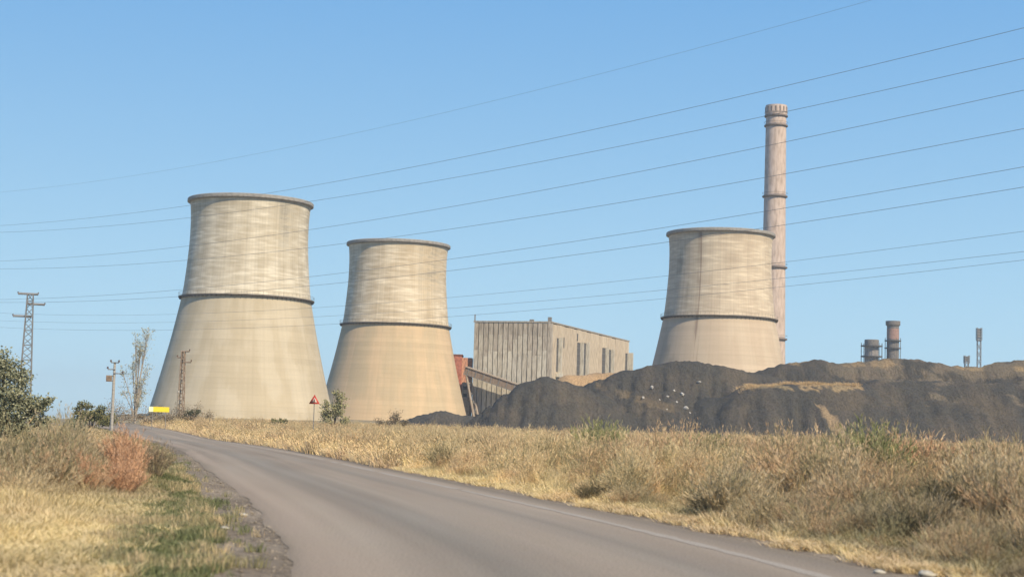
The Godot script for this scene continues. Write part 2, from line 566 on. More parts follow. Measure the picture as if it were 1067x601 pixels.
# cast concrete: lifts of differing tone, board marks, rain streaks and soot stains
func tower_skin(which: int, low: Color, high: Color) -> ImageTexture:
	var w := 1024
	var h := 512
	var im := Image.create(w, h, false, Image.FORMAT_RGB8)
	var n := FastNoiseLite.new()
	n.seed = 40 + which
	n.frequency = 0.02
	n.fractal_octaves = 4
	var r := RandomNumberGenerator.new()
	r.seed = 90 + which
	var lift := []
	for i in 60: lift.append(r.randf_range(-1, 1))
	var board := []
	for i in 160: board.append(r.randf_range(-1, 1))
	for y in h:
		var d := 55.5 * (y + 0.5) / h
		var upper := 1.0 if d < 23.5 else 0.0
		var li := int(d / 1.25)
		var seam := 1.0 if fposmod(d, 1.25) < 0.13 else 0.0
		for x in w:
			var a := TAU * x / w
			if a > PI: a -= TAU
			if absf(a) > 2.0:
				continue
			var cx := cos(a) * 300.0
			var sx := sin(a) * 300.0
			var flat := n.get_noise_3d(cx * 0.35, sx * 0.35, d * 55.0)
			var blot := n.get_noise_3d(cx * 0.5, sx * 0.5, d * 3.0 + 300.0)
			var run := n.get_noise_3d(cx * 2.6, sx * 2.6, d * 0.8)
			var t: float = float(lift[li]) * 0.05 + flat * (0.045 + 0.08 * upper) + blot * (0.05 + 0.05 * upper) + run * (0.05 + 0.05 * upper)
			t += float(board[int((a + PI) / TAU * 159)]) * (0.012 + 0.022 * upper)
			if (x % 8) < 2: t -= 0.02 + 0.035 * upper
			t -= seam * (0.05 + 0.05 * clampf(run * 2.0, -0.5, 1.0))
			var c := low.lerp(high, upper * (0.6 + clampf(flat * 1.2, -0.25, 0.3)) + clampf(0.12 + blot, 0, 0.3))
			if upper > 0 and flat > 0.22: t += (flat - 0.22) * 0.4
			if which == 0:
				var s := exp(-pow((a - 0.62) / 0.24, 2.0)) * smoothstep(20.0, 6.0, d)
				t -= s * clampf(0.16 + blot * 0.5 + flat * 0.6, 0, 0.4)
				if absf(a - 0.08) < 0.012 and d < 7.5 and d > 2.0: t -= 0.10
			elif which == 1:
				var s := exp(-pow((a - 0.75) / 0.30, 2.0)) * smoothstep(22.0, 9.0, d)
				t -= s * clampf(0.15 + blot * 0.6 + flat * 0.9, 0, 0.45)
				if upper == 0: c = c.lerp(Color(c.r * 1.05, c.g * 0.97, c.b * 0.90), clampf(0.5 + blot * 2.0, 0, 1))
			else:
				var s := smoothstep(0.06, 0.012, absf(a + 0.38 - run * 0.05)) * clampf(0.55 + run * 2.5 + blot * 1.5 + 0.35 * smoothstep(12.0, 2.0, d), 0, 1)
				c = c.lerp(Color(0.17, 0.11, 0.08), s * 0.65)
				t -= exp(-pow((a + 0.8) / 0.4, 2.0)) * clampf(blot * 0.6 + 0.06, 0, 0.3)
			t = clampf(1.0 + t, 0.4, 1.35)
			im.set_pixel(x, y, Color(minf(c.r * t, 0.9), minf(c.g * t, 0.9), minf(c.b * t, 0.9)).linear_to_srgb())
	# the far side carries the same concrete as the near side
	for x in range(w / 2 - 180, w / 2 + 190):
		im.blit_rect(im, Rect2i(fposmod(x + w / 2, w), 0, 1, h), Vector2i(x, 0))
	return ImageTexture.create_from_image(im)

func build_towers() -> void:
	var look := [
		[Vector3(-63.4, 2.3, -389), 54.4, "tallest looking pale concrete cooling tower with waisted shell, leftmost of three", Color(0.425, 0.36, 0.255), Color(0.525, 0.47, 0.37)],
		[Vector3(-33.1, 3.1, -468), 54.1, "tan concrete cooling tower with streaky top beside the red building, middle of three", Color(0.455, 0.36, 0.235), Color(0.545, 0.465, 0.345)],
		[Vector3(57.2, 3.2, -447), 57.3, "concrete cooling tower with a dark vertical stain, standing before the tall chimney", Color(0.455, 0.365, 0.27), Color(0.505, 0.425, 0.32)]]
	var rim_mat := mottled(lin(0.33, 0.31, 0.285), 5.0, 21, 0.3)
	var ring_mat := mottled(lin(0.17, 0.145, 0.12), 4.0, 22, 0.35)
	var inner := mottled(lin(0.25, 0.22, 0.18), 9.0, 23, 0.35)
	for i in 3:
		var e: Array = look[i]
		var top: float = e[1] - e[0].y
		var t := thing("cooling_tower", e[2], "cooling tower", e[0], atan2(-e[0].x, -e[0].z), "cooling towers")
		var prof := []
		var d := 55.5
		while d > -0.01:
			prof.append(Vector2(radius_at(d), top - d))
			d -= 1.25 if d > 1.3 else 0.625
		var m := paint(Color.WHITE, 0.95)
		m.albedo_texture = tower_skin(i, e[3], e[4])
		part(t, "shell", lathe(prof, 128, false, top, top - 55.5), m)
		var ins := []
		for p in prof: ins.append(Vector2(p.x - 0.35, p.y))
		ins.reverse()
		part(t, "inner_shell", lathe(ins, 96, false, top, top - 55.5), inner)
		part(t, "rim", lathe([Vector2(14.0, top + 0.35), Vector2(14.85, top + 0.35), Vector2(15.0, top + 0.2), Vector2(15.0, top - 0.45), Vector2(14.4, top - 0.75), Vector2(14.0, top - 0.6)], 128, true), rim_mat)
		var rb := radius_at(23.5)
		var g := part(t, "gallery_ring", lathe([Vector2(rb - 0.1, top - 23.2), Vector2(rb + 0.75, top - 23.2), Vector2(rb + 0.75, top - 23.42), Vector2(rb + 0.4, top - 23.48), Vector2(rb - 0.05, top - 23.6)], 128, true), ring_mat)
		var st := begin()
		for k in 80:
			var b := Basis(Vector3.UP, TAU * k / 80)
			add_box(st, Transform3D(b, b * Vector3(0, top - 23.62, rb + 0.3)), Vector3(0.22, 0.26, 0.6))
			bar(st, b * Vector3(0, top - 23.2, rb + 0.7), b * Vector3(0, top - 22.3, rb + 0.7), 0.02)
		var br := part(g, "brackets", done(st), ring_mat)
		br.set_meta("kind", "stuff")
		for hh in [22.3]:
			part(g, "rail", lathe([Vector2(rb + 0.68, top - hh), Vector2(rb + 0.72, top - hh), Vector2(rb + 0.72, top - hh - 0.04), Vector2(rb + 0.68, top - hh - 0.04)], 96, true), ring_mat)

func build_chimney() -> void:
	var t := thing("chimney", "very tall slender brown chimney with dark ring platforms behind the cooling tower", "chimney", Vector3(90.2, 3.3, -560))
	var m := paint(lin(0.58, 0.475, 0.41), 0.95)
	m.albedo_texture = noise_tex(0.02, ramp(Color(0.72, 0.70, 0.68), Color(0.92, 0.91, 0.90), Color(1, 1, 1)), 24)
	m.uv1_triplanar = true
	m.uv1_world_triplanar = true
	m.uv1_scale = Vector3(0.08, 0.02, 0.08)
	var dark := mottled(lin(0.20, 0.165, 0.145), 3.0, 25)
	var b := t.position.y
	part(t, "shaft", lathe([Vector2(5.0, -0.5), Vector2(4.25, 33), Vector2(3.95, 60), Vector2(3.7, 85), Vector2(3.5, 114.2 - b)], 48), m)
	part(t, "crown", lathe([Vector2(3.2, 113.9 - b), Vector2(3.75, 113.9 - b), Vector2(3.85, 114.6 - b), Vector2(3.7, 117.3 - b), Vector2(3.1, 117.3 - b)], 48, true), m)
	for k in 16:
		var a := TAU * (k + 0.5) / 16
		part(t, "crown_slot", box(Vector3(0.45, 1.7, 0.18)), dark, Transform3D(Basis(Vector3.UP, a), Basis(Vector3.UP, a) * Vector3(0, 115.8 - b, 3.78)))
	for y in [113.8, 110.4, 85.6, 60.9, 36.2]:
		var r := lerpf(5.0, 3.5, pow((y - b) / 110.0, 0.8)) + 0.55
		var p := part(t, "platform", lathe([Vector2(r - 1.2, y - b), Vector2(r, y - b), Vector2(r, y - b - 0.45), Vector2(r - 0.6, y - b - 0.7), Vector2(r - 1.2, y - b - 0.7)], 48, true), dark)
		part(p, "rail", lathe([Vector2(r - 0.08, y - b + 1.0), Vector2(r, y - b + 1.0), Vector2(r, y - b + 0.92), Vector2(r - 0.08, y - b + 0.92)], 48, true), dark)

# ------------------------------------------------------------------ hall, red building, conveyor
func build_hall() -> void:
	var t := thing("boiler_hall", "long concrete hall with ribbed grey end wall and tall window bays", "building", Vector3(12.04, 3.2, -480), -0.3287)
	var top := 30.7
	var core := mottled(lin(0.13, 0.125, 0.12), 4.0, 51)
	var greys := []
	for c in [[0.55, 0.51, 0.43], [0.62, 0.585, 0.50], [0.58, 0.55, 0.48]]: greys.append(streaked(lin(c[0], c[1], c[2]), 52))
	var browns := []
	for c in [[0.43, 0.385, 0.32], [0.49, 0.44, 0.37], [0.40, 0.355, 0.295]]: browns.append(streaked(lin(c[0], c[1], c[2]), 53))
	var buffs := []
	for c in [[0.60, 0.505, 0.38], [0.65, 0.55, 0.415], [0.58, 0.485, 0.365]]: buffs.append(streaked(lin(c[0], c[1], c[2]), 54))
	part(t, "wall", span(-24.0, -0.9, -1.5, top - 0.3, -90.0, -0.45), core)
	# end wall of ribs with grooves between them
	var r := RandomNumberGenerator.new()
	r.seed = 4
	var n := 15
	var pitch := 23.2 / n
	for i in n:
		var x0 := -24.4 + i * pitch + 0.14
		var x1 := -24.4 + (i + 1) * pitch - 0.14
		var cut := [-1.0, top * r.randf_range(0.66, 0.74), top * r.randf_range(0.83, 0.89), top - r.randf_range(0.0, 0.15)]
		for k in 3:
			part(t, "wall_rib", span(x0, x1, cut[k], cut[k + 1] - 0.02, -0.45, r.randf_range(0.0, 0.05)), [greys[r.randi() % 3], greys[0] if r.randf() < 0.5 else browns[1], browns[r.randi() % 2]][k])
	part(t, "corner_pier", span(-1.15, 0.06, -1.0, top - 0.1, -1.3, 0.10), browns[1])
	part(t, "parapet", span(-24.5, 0.12, top, top + 0.45, -0.6, 0.16), browns[2])
	part(t, "roof", span(-24.2, -0.2, top - 0.28, top - 0.02, -90.5, -0.62), core)
	# long wall: panels with window bays left open
	var bays := [[5.6, 7.8, 16.5, 26.6], [27.0, 31.0, 16.0, 26.6], [34.0, 37.4, 16.4, 26.9], [56.0, 60.6, 15.0, 26.7], [63.6, 67.6, 15.5, 26.5], [85.8, 89.2, 14.0, 26.5]]
	var s := 1.35
	var cuts := []
	for b in bays:
		while b[0] - s > 7.5:
			cuts.append([s, s + 5.0, false])
			s += 5.0
		cuts.append([s, b[0], false])
		cuts.append([b[0], b[1], true, b[2], b[3]])
		s = b[1]
	cuts.append([s, 90.5, false])
	for c in cuts:
		var out := r.randf_range(-0.05, 0.04)
		var z0: float = -c[0] - 0.03
		var z1: float = -c[1] + 0.03
		var pm: Material = buffs[r.randi() % 3]
		if c[2]:
			part(t, "wall_panel", span(-0.5, out, -1.0, c[3], z0, z1), pm)
			part(t, "wall_panel", span(-0.5, out, c[4], top - 0.05, z0, z1), pm)
			var f := part(t, "window", span(-0.5, -0.14, c[3], c[4], z0, z1), core)
			for k in 5:
				var y: float = lerpf(c[3], c[4], (k + 1) / 6.0)
				part(f, "glazing_bar", span(-0.14, -0.08, y - 0.06, y + 0.06, z0 - 0.02, z1 + 0.02), STEEL)
			part(t, "window_jamb", span(-0.3, 0.95, c[3] - 0.4, c[4] + 0.3, z1 - 0.5, z1 - 0.05), greys[1])
			part(t, "window_sill", span(-0.3, 1.2, c[3] - 1.5, c[3] - 0.41, z0 + 0.5, z1 - 0.8), greys[1])
		else:
			part(t, "wall_panel", span(-0.5, out, -1.0, top - r.randf_range(0.02, 0.3), z0, z1), pm)
	part(t, "parapet", span(-0.62, 0.14, top + 0.01, top + 0.4, -90.8, -0.62), browns[2])
	part(t, "rear_pier", span(-0.5, 1.6, 12.0, 26.8, -90.6, -89.3), greys[0])
	# bits left standing on the roof edge
	part(t, "roof_post", span(-24.4, -24.1, top + 0.45, top + 2.4, -0.4, -0.1), STEEL)
	part(t, "roof_block", span(-1.3, -0.3, top + 0.45, top + 1.7, -1.0, -0.2), STEEL)
	part(t, "roof_block", span(-7.0, -5.8, top + 0.45, top + 1.0, -1.0, -0.2), STEEL)
	part(t, "wall_opening", span(0.041, 0.06, 24.0, 27.2, -13.2, -12.3), core)
	part(t, "wall_opening", span(0.041, 0.06, 27.0, 29.3, -27.6, -26.4), core)

func streaked(c: Color, s: int) -> StandardMaterial3D:
	var m := paint(c, 0.95)
	m.albedo_texture = noise_tex(0.02, ramp(Color(0.66, 0.64, 0.62), Color(0.92, 0.915, 0.91), Color(1, 1, 1)), s)
	m.uv1_triplanar = true
	m.uv1_world_triplanar = true
	m.uv1_scale = Vector3(0.16, 0.03, 0.16)
	return m

func build_red_house() -> void:
	var t := thing("red_building", "red brown building wedged between cooling tower and ribbed hall", "building", Vector3(-16.6, 3.3, -495))
	var red := mottled(lin(0.46, 0.17, 0.115), 6.0, 55, 0.35)
	var peach := mottled(lin(0.58, 0.30, 0.19), 5.0, 56, 0.4)
	var grey := mottled(lin(0.36, 0.33, 0.29), 4.0, 57, 0.4)
	part(t, "wall", span(-6.2, 2.2, -1, 20.6, -5, 5.4), red)
	part(t, "stair_wall", span(2.22, 5.3, -1, 20.0, -5, 4.8), peach)
	part(t, "roof", span(-6.3, 2.4, 20.61, 20.95, -5.2, 5.6), mottled(lin(0.26, 0.12, 0.09), 4.0, 58))
	part(t, "buttress", span(2.6, 4.9, -1, 12.6, 4.82, 6.6), grey)
	for y in [8.2, 10.4]: part(t, "wall_opening", span(2.9, 4.1, y, y + 1.0, 6.6, 6.65), mottled(lin(0.05, 0.045, 0.04), 2.0, 59))

func build_gallery() -> void:
	var a := Vector3(-12.8, 19.2, -483.6)
	var b := Vector3(7.8, 12.6, -476.7)
	var t := thing("conveyor_gallery", "sloping enclosed conveyor gallery running down from the hall to the heap", "conveyor", Vector3(-2.5, 3.3, -480))
	var o := t.position
	var d := (b - a).normalized()
	var side := d.cross(Vector3.UP).normalized()
	var up := side.cross(d)
	var bs := Basis(d, up, side)
	var mid := (a + b) / 2 - o
	var len := a.distance_to(b)
	var skin := streaked(lin(0.29, 0.225, 0.175), 61)
	var pale := streaked(lin(0.38, 0.32, 0.26), 62)
	var st := begin()
	add_box(st, Transform3D(bs, mid), Vector3(len, 2.0, 3.4))
	part(t, "wall", done(st), skin)
	st = begin()
	add_box(st, Transform3D(bs, mid + up * 1.13), Vector3(len + 0.4, 0.22, 3.9))
	part(t, "roof", done(st), pale)
	st = begin()
	add_box(st, Transform3D(bs, mid - up * 1.1), Vector3(len, 0.18, 3.7))
	part(t, "floor", done(st), STEEL)
	for k in 9:
		st = begin()
		add_box(st, Transform3D(bs, mid + d * (len * ((k + 0.5) / 9.0 - 0.5)) + side * 1.75), Vector3(0.22, 1.96, 0.14))
		part(t, "wall_frame", done(st), STEEL)
	# trestle under the upper end
	for s in [-1.0, 1.0]:
		st = begin()
		var foot: Vector3 = Vector3(-9.0, 3.0, -483.0) - o + side * s * 2.0
		var head: Vector3 = a + d * 1.0 - o + side * s * 1.5 - up * 1.2
		add_tube(st, [foot, head], [0.42, 0.34], 6)
		part(t, "leg", done(st), pale)
		st = begin()
		for k in 5:
			var p: Vector3 = foot.lerp(head, k / 5.0)
			bar(st, p, p.lerp(head, 0.22) - side * s * lerpf(4.0, 3.0, k / 5.0), 0.12)
		part(t, "brace", done(st), STEEL)
	st = begin()
	for s in [-1.0, 1.0]:
		var p: Vector3 = b - d * 4.0 - o + side * s * 2.0
		bar(st, Vector3(p.x, -0.3, p.z), p - up * 1.0, 0.35, 6)
	part(t, "lower_legs", done(st), pale)

func build_small_stacks() -> void:
	var grey := mottled(lin(0.21, 0.19, 0.175), 5.0, 71, 0.4)
	var pale := mottled(lin(0.34, 0.31, 0.29), 4.0, 72, 0.5)
	var pink := mottled(lin(0.36, 0.23, 0.19), 5.0, 73, 0.35)
	var deck := mottled(lin(0.11, 0.105, 0.10), 4.0, 74)
	var y0 := 3.6
	var t := thing("stack", "short banded stack with thick collar and platforms rising behind the heap", "chimney", Vector3(164.5, y0, -700))
	part(t, "shaft", lathe([Vector2(2.7, -0.5), Vector2(2.55, 53.2 - y0)], 32), grey)
	part(t, "red_band", lathe([Vector2(2.5, 46.0 - y0), Vector2(2.62, 46.0 - y0), Vector2(2.58, 50.6 - y0), Vector2(2.5, 50.6 - y0)], 32, true), pink)
	part(t, "collar", lathe([Vector2(2.2, 51.9 - y0), Vector2(2.9, 51.9 - y0), Vector2(3.1, 52.4 - y0), Vector2(3.1, 53.9 - y0), Vector2(2.2, 53.9 - y0)], 32, true), grey)
	for y in [45.6, 42.4]:
		part(t, "platform", lathe([Vector2(2.4, y - y0), Vector2(3.5, y - y0), Vector2(3.5, y - y0 - 0.4), Vector2(2.4, y - y0 - 0.4)], 32, true), deck)
	for k in 8:
		var a := TAU * (k + 0.3) / 8
		var st := begin()
		bar(st, Vector3(sin(a) * 3.5, -0.3, cos(a) * 3.5), Vector3(sin(a) * 3.45, 46.6 - y0, cos(a) * 3.45), 0.07)
		part(t, "scaffold_post", done(st), deck)
	t = thing("tank", "squat round tank ringed by scaffold platforms left of the short stack", "tank", Vector3(155.4, y0, -700))
	part(t, "shell", lathe([Vector2(2.9, -0.5), Vector2(2.9, 43.2 - y0)], 32), pale)
	part(t, "lid", lathe([Vector2(2.0, 45.6 - y0), Vector2(3.0, 45.6 - y0), Vector2(3.05, 45.2 - y0), Vector2(3.0, 43.0 - y0), Vector2(2.0, 43.0 - y0)], 32, true), grey)
	part(t, "cap", lathe([Vector2(0.0, 45.4 - y0), Vector2(2.1, 45.3 - y0)], 32), grey)
	for y in [43.1, 38.6]:
		part(t, "platform", lathe([Vector2(2.8, y - y0), Vector2(4.6, y - y0), Vector2(4.6, y - y0 - 0.45), Vector2(2.8, y - y0 - 0.45)], 24, true), deck)
	for k in 12:
		var a := TAU * (k + 0.2) / 12
		var st := begin()
		bar(st, Vector3(sin(a) * 4.5, -0.3, cos(a) * 4.5), Vector3(sin(a) * 4.5, 44.2 - y0, cos(a) * 4.5), 0.09)
		part(t, "scaffold_post", done(st), deck)
	for e in [["lattice_mast", "tall thin lattice mast with boxy head above the right heap", Vector3(201.6, y0, -700), 52.0, 12.0, 1.0], ["lattice_mast", "short stub of a mast just clearing the right heap", Vector3(196.3, y0, -700), 39.9, 7.0, 1.05]]:
		var m := thing(e[0], e[1], "mast", e[2])
		var h: float = e[3] - y0
		var w: float = e[5]
		part(m, "lattice", lattice(h, w, w, 1.6, 0.10), STEEL)
		var st := begin()
		for k in 5:
			var y: float = h - e[4] * 0.40 * k / 4.0 - 0.4
			add_box(st, Transform3D(Basis(), Vector3(0, y, 0)), Vector3(2.1, 0.35, 2.1))
		for sx in [-1.0, 1.0]:
			for sz in [-1.0, 1.0]: bar(st, Vector3(sx, h - e[4] * 0.42, sz), Vector3(sx, h + 0.2, sz), 0.13)
		add_box(st, Transform3D(Basis(), Vector3(-0.3, h - e[4] * 0.2, 0.4)), Vector3(1.0, e[4] * 0.34, 0.8))
		part(m, "head", done(st), STEEL)

# four-legged lattice shaft standing at the origin
func lattice(h: float, w0: float, w1: float, pitch: float, r: float) -> ArrayMesh:
	var st := begin()
	var n := int(h / pitch)
	for f in 4:
		var a := TAU * f / 4 + PI / 4
		var b := TAU * (f + 1) / 4 + PI / 4
		bar(st, Vector3(sin(a) * w0, -0.3, cos(a) * w0), Vector3(sin(a) * w1, h, cos(a) * w1), r * 1.4)
		for k in n:
			var y0 := h * k / n
			var y1 := h * (k + 1) / n
			var ra := lerpf(w0, w1, float(k) / n)
			var rb := lerpf(w0, w1, float(k + 1) / n)
			var p := a if k % 2 else b
			var q := b if k % 2 else a
			bar(st, Vector3(sin(p) * ra, y0, cos(p) * ra), Vector3(sin(q) * rb, y1, cos(q) * rb), r * 0.8)
			if k % 2 == 0: bar(st, Vector3(sin(a) * rb, y1, cos(a) * rb), Vector3(sin(b) * rb, y1, cos(b) * rb), r * 0.7)
	return done(st)

# ------------------------------------------------------------------ wires, pylons, signs
func build_wires() -> void:
	var m := paint(lin(0.17, 0.19, 0.21), 0.6)
	var q := [[-89.0, 11.26, -13.14, 40.2, 0.011, "faint topmost wire high in the sky, alone above the others"],
		[-88.7, 10.22, -11.77, 34.36, 0.02, "second wire from the top, first of the bold power wires"],
		[-88.65, 10.91, -13.63, 33.19, 0.02, "third power wire from the top, passing the chimney crown"],
		[-88.4, 10.15, -10.29, 28.2, 0.02, "fourth power wire from the top, crossing the upper chimney"],
		[-88.3, 10.59, -12.31, 26.87, 0.02, "fifth power wire from the top, crossing the chimney above its middle ring"],
		[-88.0, 8.64, -7.94, 21.57, 0.019, "sixth power wire from the top, meeting the rim of the rightmost cooling tower"],
		[-87.95, 9.1, -9.42, 21.07, 0.019, "seventh power wire from the top, just under the sixth"],
		[-87.85, 9.77, -11.58, 19.25, 0.014, "eighth power wire from the top, upper of the three lowest thin wires"],
		[-87.8, 8.56, -10.56, 17.93, 0.014, "ninth power wire from the top, middle of the three lowest thin wires"],
		[-87.7, 9.03, -10.51, 16.78, 0.014, "lowest of all the power wires across the sky"]]
	for e in q:
		var pts := []
		var rad := []
		var mid := Vector3(-25.0, 0, -200.0)
		for k in 61:
			var t := lerpf(-0.45, 1.35, k / 60.0)
			pts.append(Vector3(lerpf(e[0], 37.8, t), e[1] * t * t + e[2] * t + e[3], lerpf(-280.0, -120.0, t)) - mid)
			rad.append(e[4])
		var st := begin()
		add_tube(st, pts, rad, 5)
		var o := part(self, "power_wire", done(st), m)
		o.position = mid
		tag(o, e[5], "wire", "overhead power wires")

func insulator(st: SurfaceTool, at: Vector3) -> void:
	add_tube(st, [at, at + Vector3(0, 0.09, 0), at + Vector3(0, 0.14, 0), at + Vector3(0, 0.26, 0)], [0.05, 0.14, 0.08, 0.10], 6)

func build_pylons() -> void:
	var glaze := paint(lin(0.10, 0.06, 0.045), 0.35)
	# lattice pylon at the far left
	var x := -77.0
	var t := thing("lattice_pylon", "grey lattice pylon with staggered arms rising behind the leafy tree", "pylon", Vector3(x, ground_at(x, -260), -260), 0.25)
	var h := 21.2 - t.position.y
	part(t, "lattice_shaft", lattice(h, 1.5, 0.62, 1.15, 0.07), STEEL)
	for arm in [[-1.9, 1.2, h - 0.1], [-0.5, 2.3, h - 1.7], [-2.5, 0.3, h - 3.7]]:
		var st := begin()
		for s in [-0.4, 0.4]:
			bar(st, Vector3(arm[0], arm[2], 0), Vector3(arm[1], arm[2], s), 0.10)
			bar(st, Vector3(arm[0], arm[2], s), Vector3(arm[1], arm[2], 0), 0.10)
		bar(st, Vector3(arm[0], arm[2] + 0.1, 0), Vector3(arm[1], arm[2] + 0.1, 0), 0.14)
		var p := part(t, "cross_arm", done(st), STEEL)
		for e in [arm[0], arm[1]]:
			if absf(e) > 0.8:
				st = begin()
				insulator(st, Vector3(e, arm[2] + 0.1, 0))
				part(p, "insulator", done(st), glaze)
	# lattice mast before the first tower
	x = -50.1
	t = thing("lattice_pole", "slim rusty lattice pole standing in front of the leftmost cooling tower", "pole", Vector3(x, ground_at(x, -250), -250), -0.2)
	h = 12.3 - t.position.y
	part(t, "lattice_shaft", lattice(h, 0.62, 0.30, 0.75, 0.06), RUST)
	for arm in [[-0.4, 1.0, h], [-0.95, 0.3, h - 0.95], [-0.3, 1.35, h - 1.65]]:
		var st := begin()
		bar(st, Vector3(arm[0], arm[2], 0), Vector3(arm[1], arm[2], 0), 0.10)
		var p := part(t, "cross_arm", done(st), RUST)
		for e in [arm[0], arm[1]]:
			if absf(e) > 0.8:
				st = begin()
				insulator(st, Vector3(e, arm[2] + 0.1, 0))
				part(p, "insulator", done(st), glaze)
	x = -48.6
	t = thing("wooden_post", "thin short pale post beside the slim lattice pole", "post", Vector3(x, ground_at(x, -240), -240))
	var sp := begin()
	add_tube(sp, [Vector3(0, -0.3, 0), Vector3(0, 5.9 - t.position.y, 0)], [0.12, 0.09], 8)
	part(t, "shaft", done(sp), mottled(lin(0.34, 0.31, 0.26), 1.5, 81))
	sp = begin()
	add_tube(sp, [Vector3(0, 5.85 - t.position.y, 0), Vector3(0, 6.1 - t.position.y, 0)], [0.16, 0.12], 8)
	part(t, "cap", done(sp), mottled(lin(0.45, 0.42, 0.38), 1.5, 82))
	# concrete pole with a box
	x = -46.0
	t = thing("utility_pole", "pale concrete utility pole carrying a rusty box and short arms", "pole", Vector3(x, ground_at(x, -190), -190), 0.1)
	h = 8.2 - t.position.y
	sp = begin()
	add_tube(sp, [Vector3(0, -0.3, 0), Vector3(0, h * 0.72, 0), Vector3(0, h, 0)], [0.20, 0.16, 0.13], 10)
	part(t, "shaft", done(sp), mottled(lin(0.42, 0.39, 0.35), 2.0, 83))
	for arm in [[-0.42, 0.5, h - 0.05], [-0.75, 0.1, h - 0.85], [-0.1, 1.0, h - 1.3]]:
		sp = begin()
		bar(sp, Vector3(arm[0], arm[2], 0.2), Vector3(arm[1], arm[2], 0.2), 0.06)
		var p := part(t, "cross_arm", done(sp), STEEL)
		for e in [arm[0], arm[1]]:
			if absf(e) > 0.4:
				sp = begin()
				insulator(sp, Vector3(e, arm[2] + 0.05, 0.2))
				part(p, "insulator", done(sp), glaze)
	sp = begin()
	add_box(sp, Transform3D(Basis(), Vector3(-0.55, h - 1.9, 0.1)), Vector3(0.62, 0.72, 0.5))
	for k in 4: add_box(sp, Transform3D(Basis(), Vector3(-0.76 + 0.14 * k, h - 1.9, 0.38)), Vector3(0.05, 0.6, 0.08))
	part(t, "transformer_box", done(sp), RUST)
	sp = begin()
	bar(sp, Vector3(0, h - 1.6, 0.1), Vector3(-0.3, h - 1.6, 0.1), 0.06)
	bar(sp, Vector3(0, h - 2.2, 0.1), Vector3(-0.3, h - 2.2, 0.1), 0.06)
	part(t, "bracket", done(sp), STEEL)

func build_signs() -> void:
	var pole := mottled(lin(0.28, 0.27, 0.26), 1.0, 84)
	var red := paint(lin(0.42, 0.055, 0.04), 0.5)
	var white := paint(lin(0.52, 0.40, 0.34), 0.5)
	var black := paint(lin(0.06, 0.04, 0.035), 0.6)
	var x := -15.45
	var t := thing("warning_sign", "red triangular warning sign on a thin post beside the young tree", "road sign", Vector3(x, ground_at(x, -130), -130), 0.12)
	var c := 3.5 - t.position.y
	var st := begin()
	bar(st, Vector3(0, -0.3, -0.04), Vector3(0, c + 0.3, -0.04), 0.035, 8)
	part(t, "post", done(st), pole)
	for e in [["border", 0.50, 0.0, 0.02, red], ["panel", 0.27, 0.022, 0.006, white]]:
		st = begin()
		var tri := []
		for k in 3: tri.append(Vector2(sin(TAU * k / 3) * e[1], cos(TAU * k / 3) * e[1]))
		for zz in [e[2], e[2] + e[3]]:
			for k in 3: st.add_vertex(Vector3(tri[k].x, c + tri[k].y, zz))
		for k in 3:
			var a: Vector2 = tri[k]
			var b: Vector2 = tri[(k + 1) % 3]
			quad(st, Vector3(a.x, c + a.y, e[2]), Vector3(b.x, c + b.y, e[2]), Vector3(b.x, c + b.y, e[2] + e[3]), Vector3(a.x, c + a.y, e[2] + e[3]))
		part(t, e[0], done(st), e[4])
	part(t, "symbol", box(Vector3(0.07, 0.24, 0.006), Vector3(0, c + 0.0, 0.033)), black)
	# yellow board
	x = -42.7
	t = thing("yellow_sign", "long low yellow board with white end beside the road", "road sign", Vector3(x, ground_at(x, -200), -200), 0.2)
	var y := 2.96 - t.position.y
	part(t, "board", span(-0.72, 1.2, y - 0.31, y + 0.31, -0.03, 0.03), paint(lin(0.78, 0.60, 0.045), 0.45))
	part(t, "white_end", span(-1.22, -0.722, y - 0.31, y + 0.31, -0.03, 0.03), paint(lin(0.80, 0.76, 0.50), 0.45))
	for s in [-0.8, 0.8]:
		st = begin()
		bar(st, Vector3(s, -0.3, -0.08), Vector3(s, y + 0.2, -0.08), 0.04, 6)
		part(t, "post", done(st), pole)

# ------------------------------------------------------------------ trees and bushes
func leaf(st: SurfaceTool, r: RandomNumberGenerator, at: Vector3, size: float, c: Color) -> void:
	var d := Vector3(r.randf_range(-1, 1), r.randf_range(-0.6, 1), r.randf_range(-1, 1)).normalized()
	var s := d.cross(Vector3(r.randf_range(-1, 1), r.randf_range(-1, 1), r.randf_range(-1, 1))).normalized() * size * 0.32
	st.set_color(c)
	st.set_smooth_group(-1)
	var a := at
	var b := at + d * size * 0.5 + s
	var e := at + d * size
	var f := at + d * size * 0.5 - s
	for p in [a, b, e, a, e, f]: st.add_vertex(p)

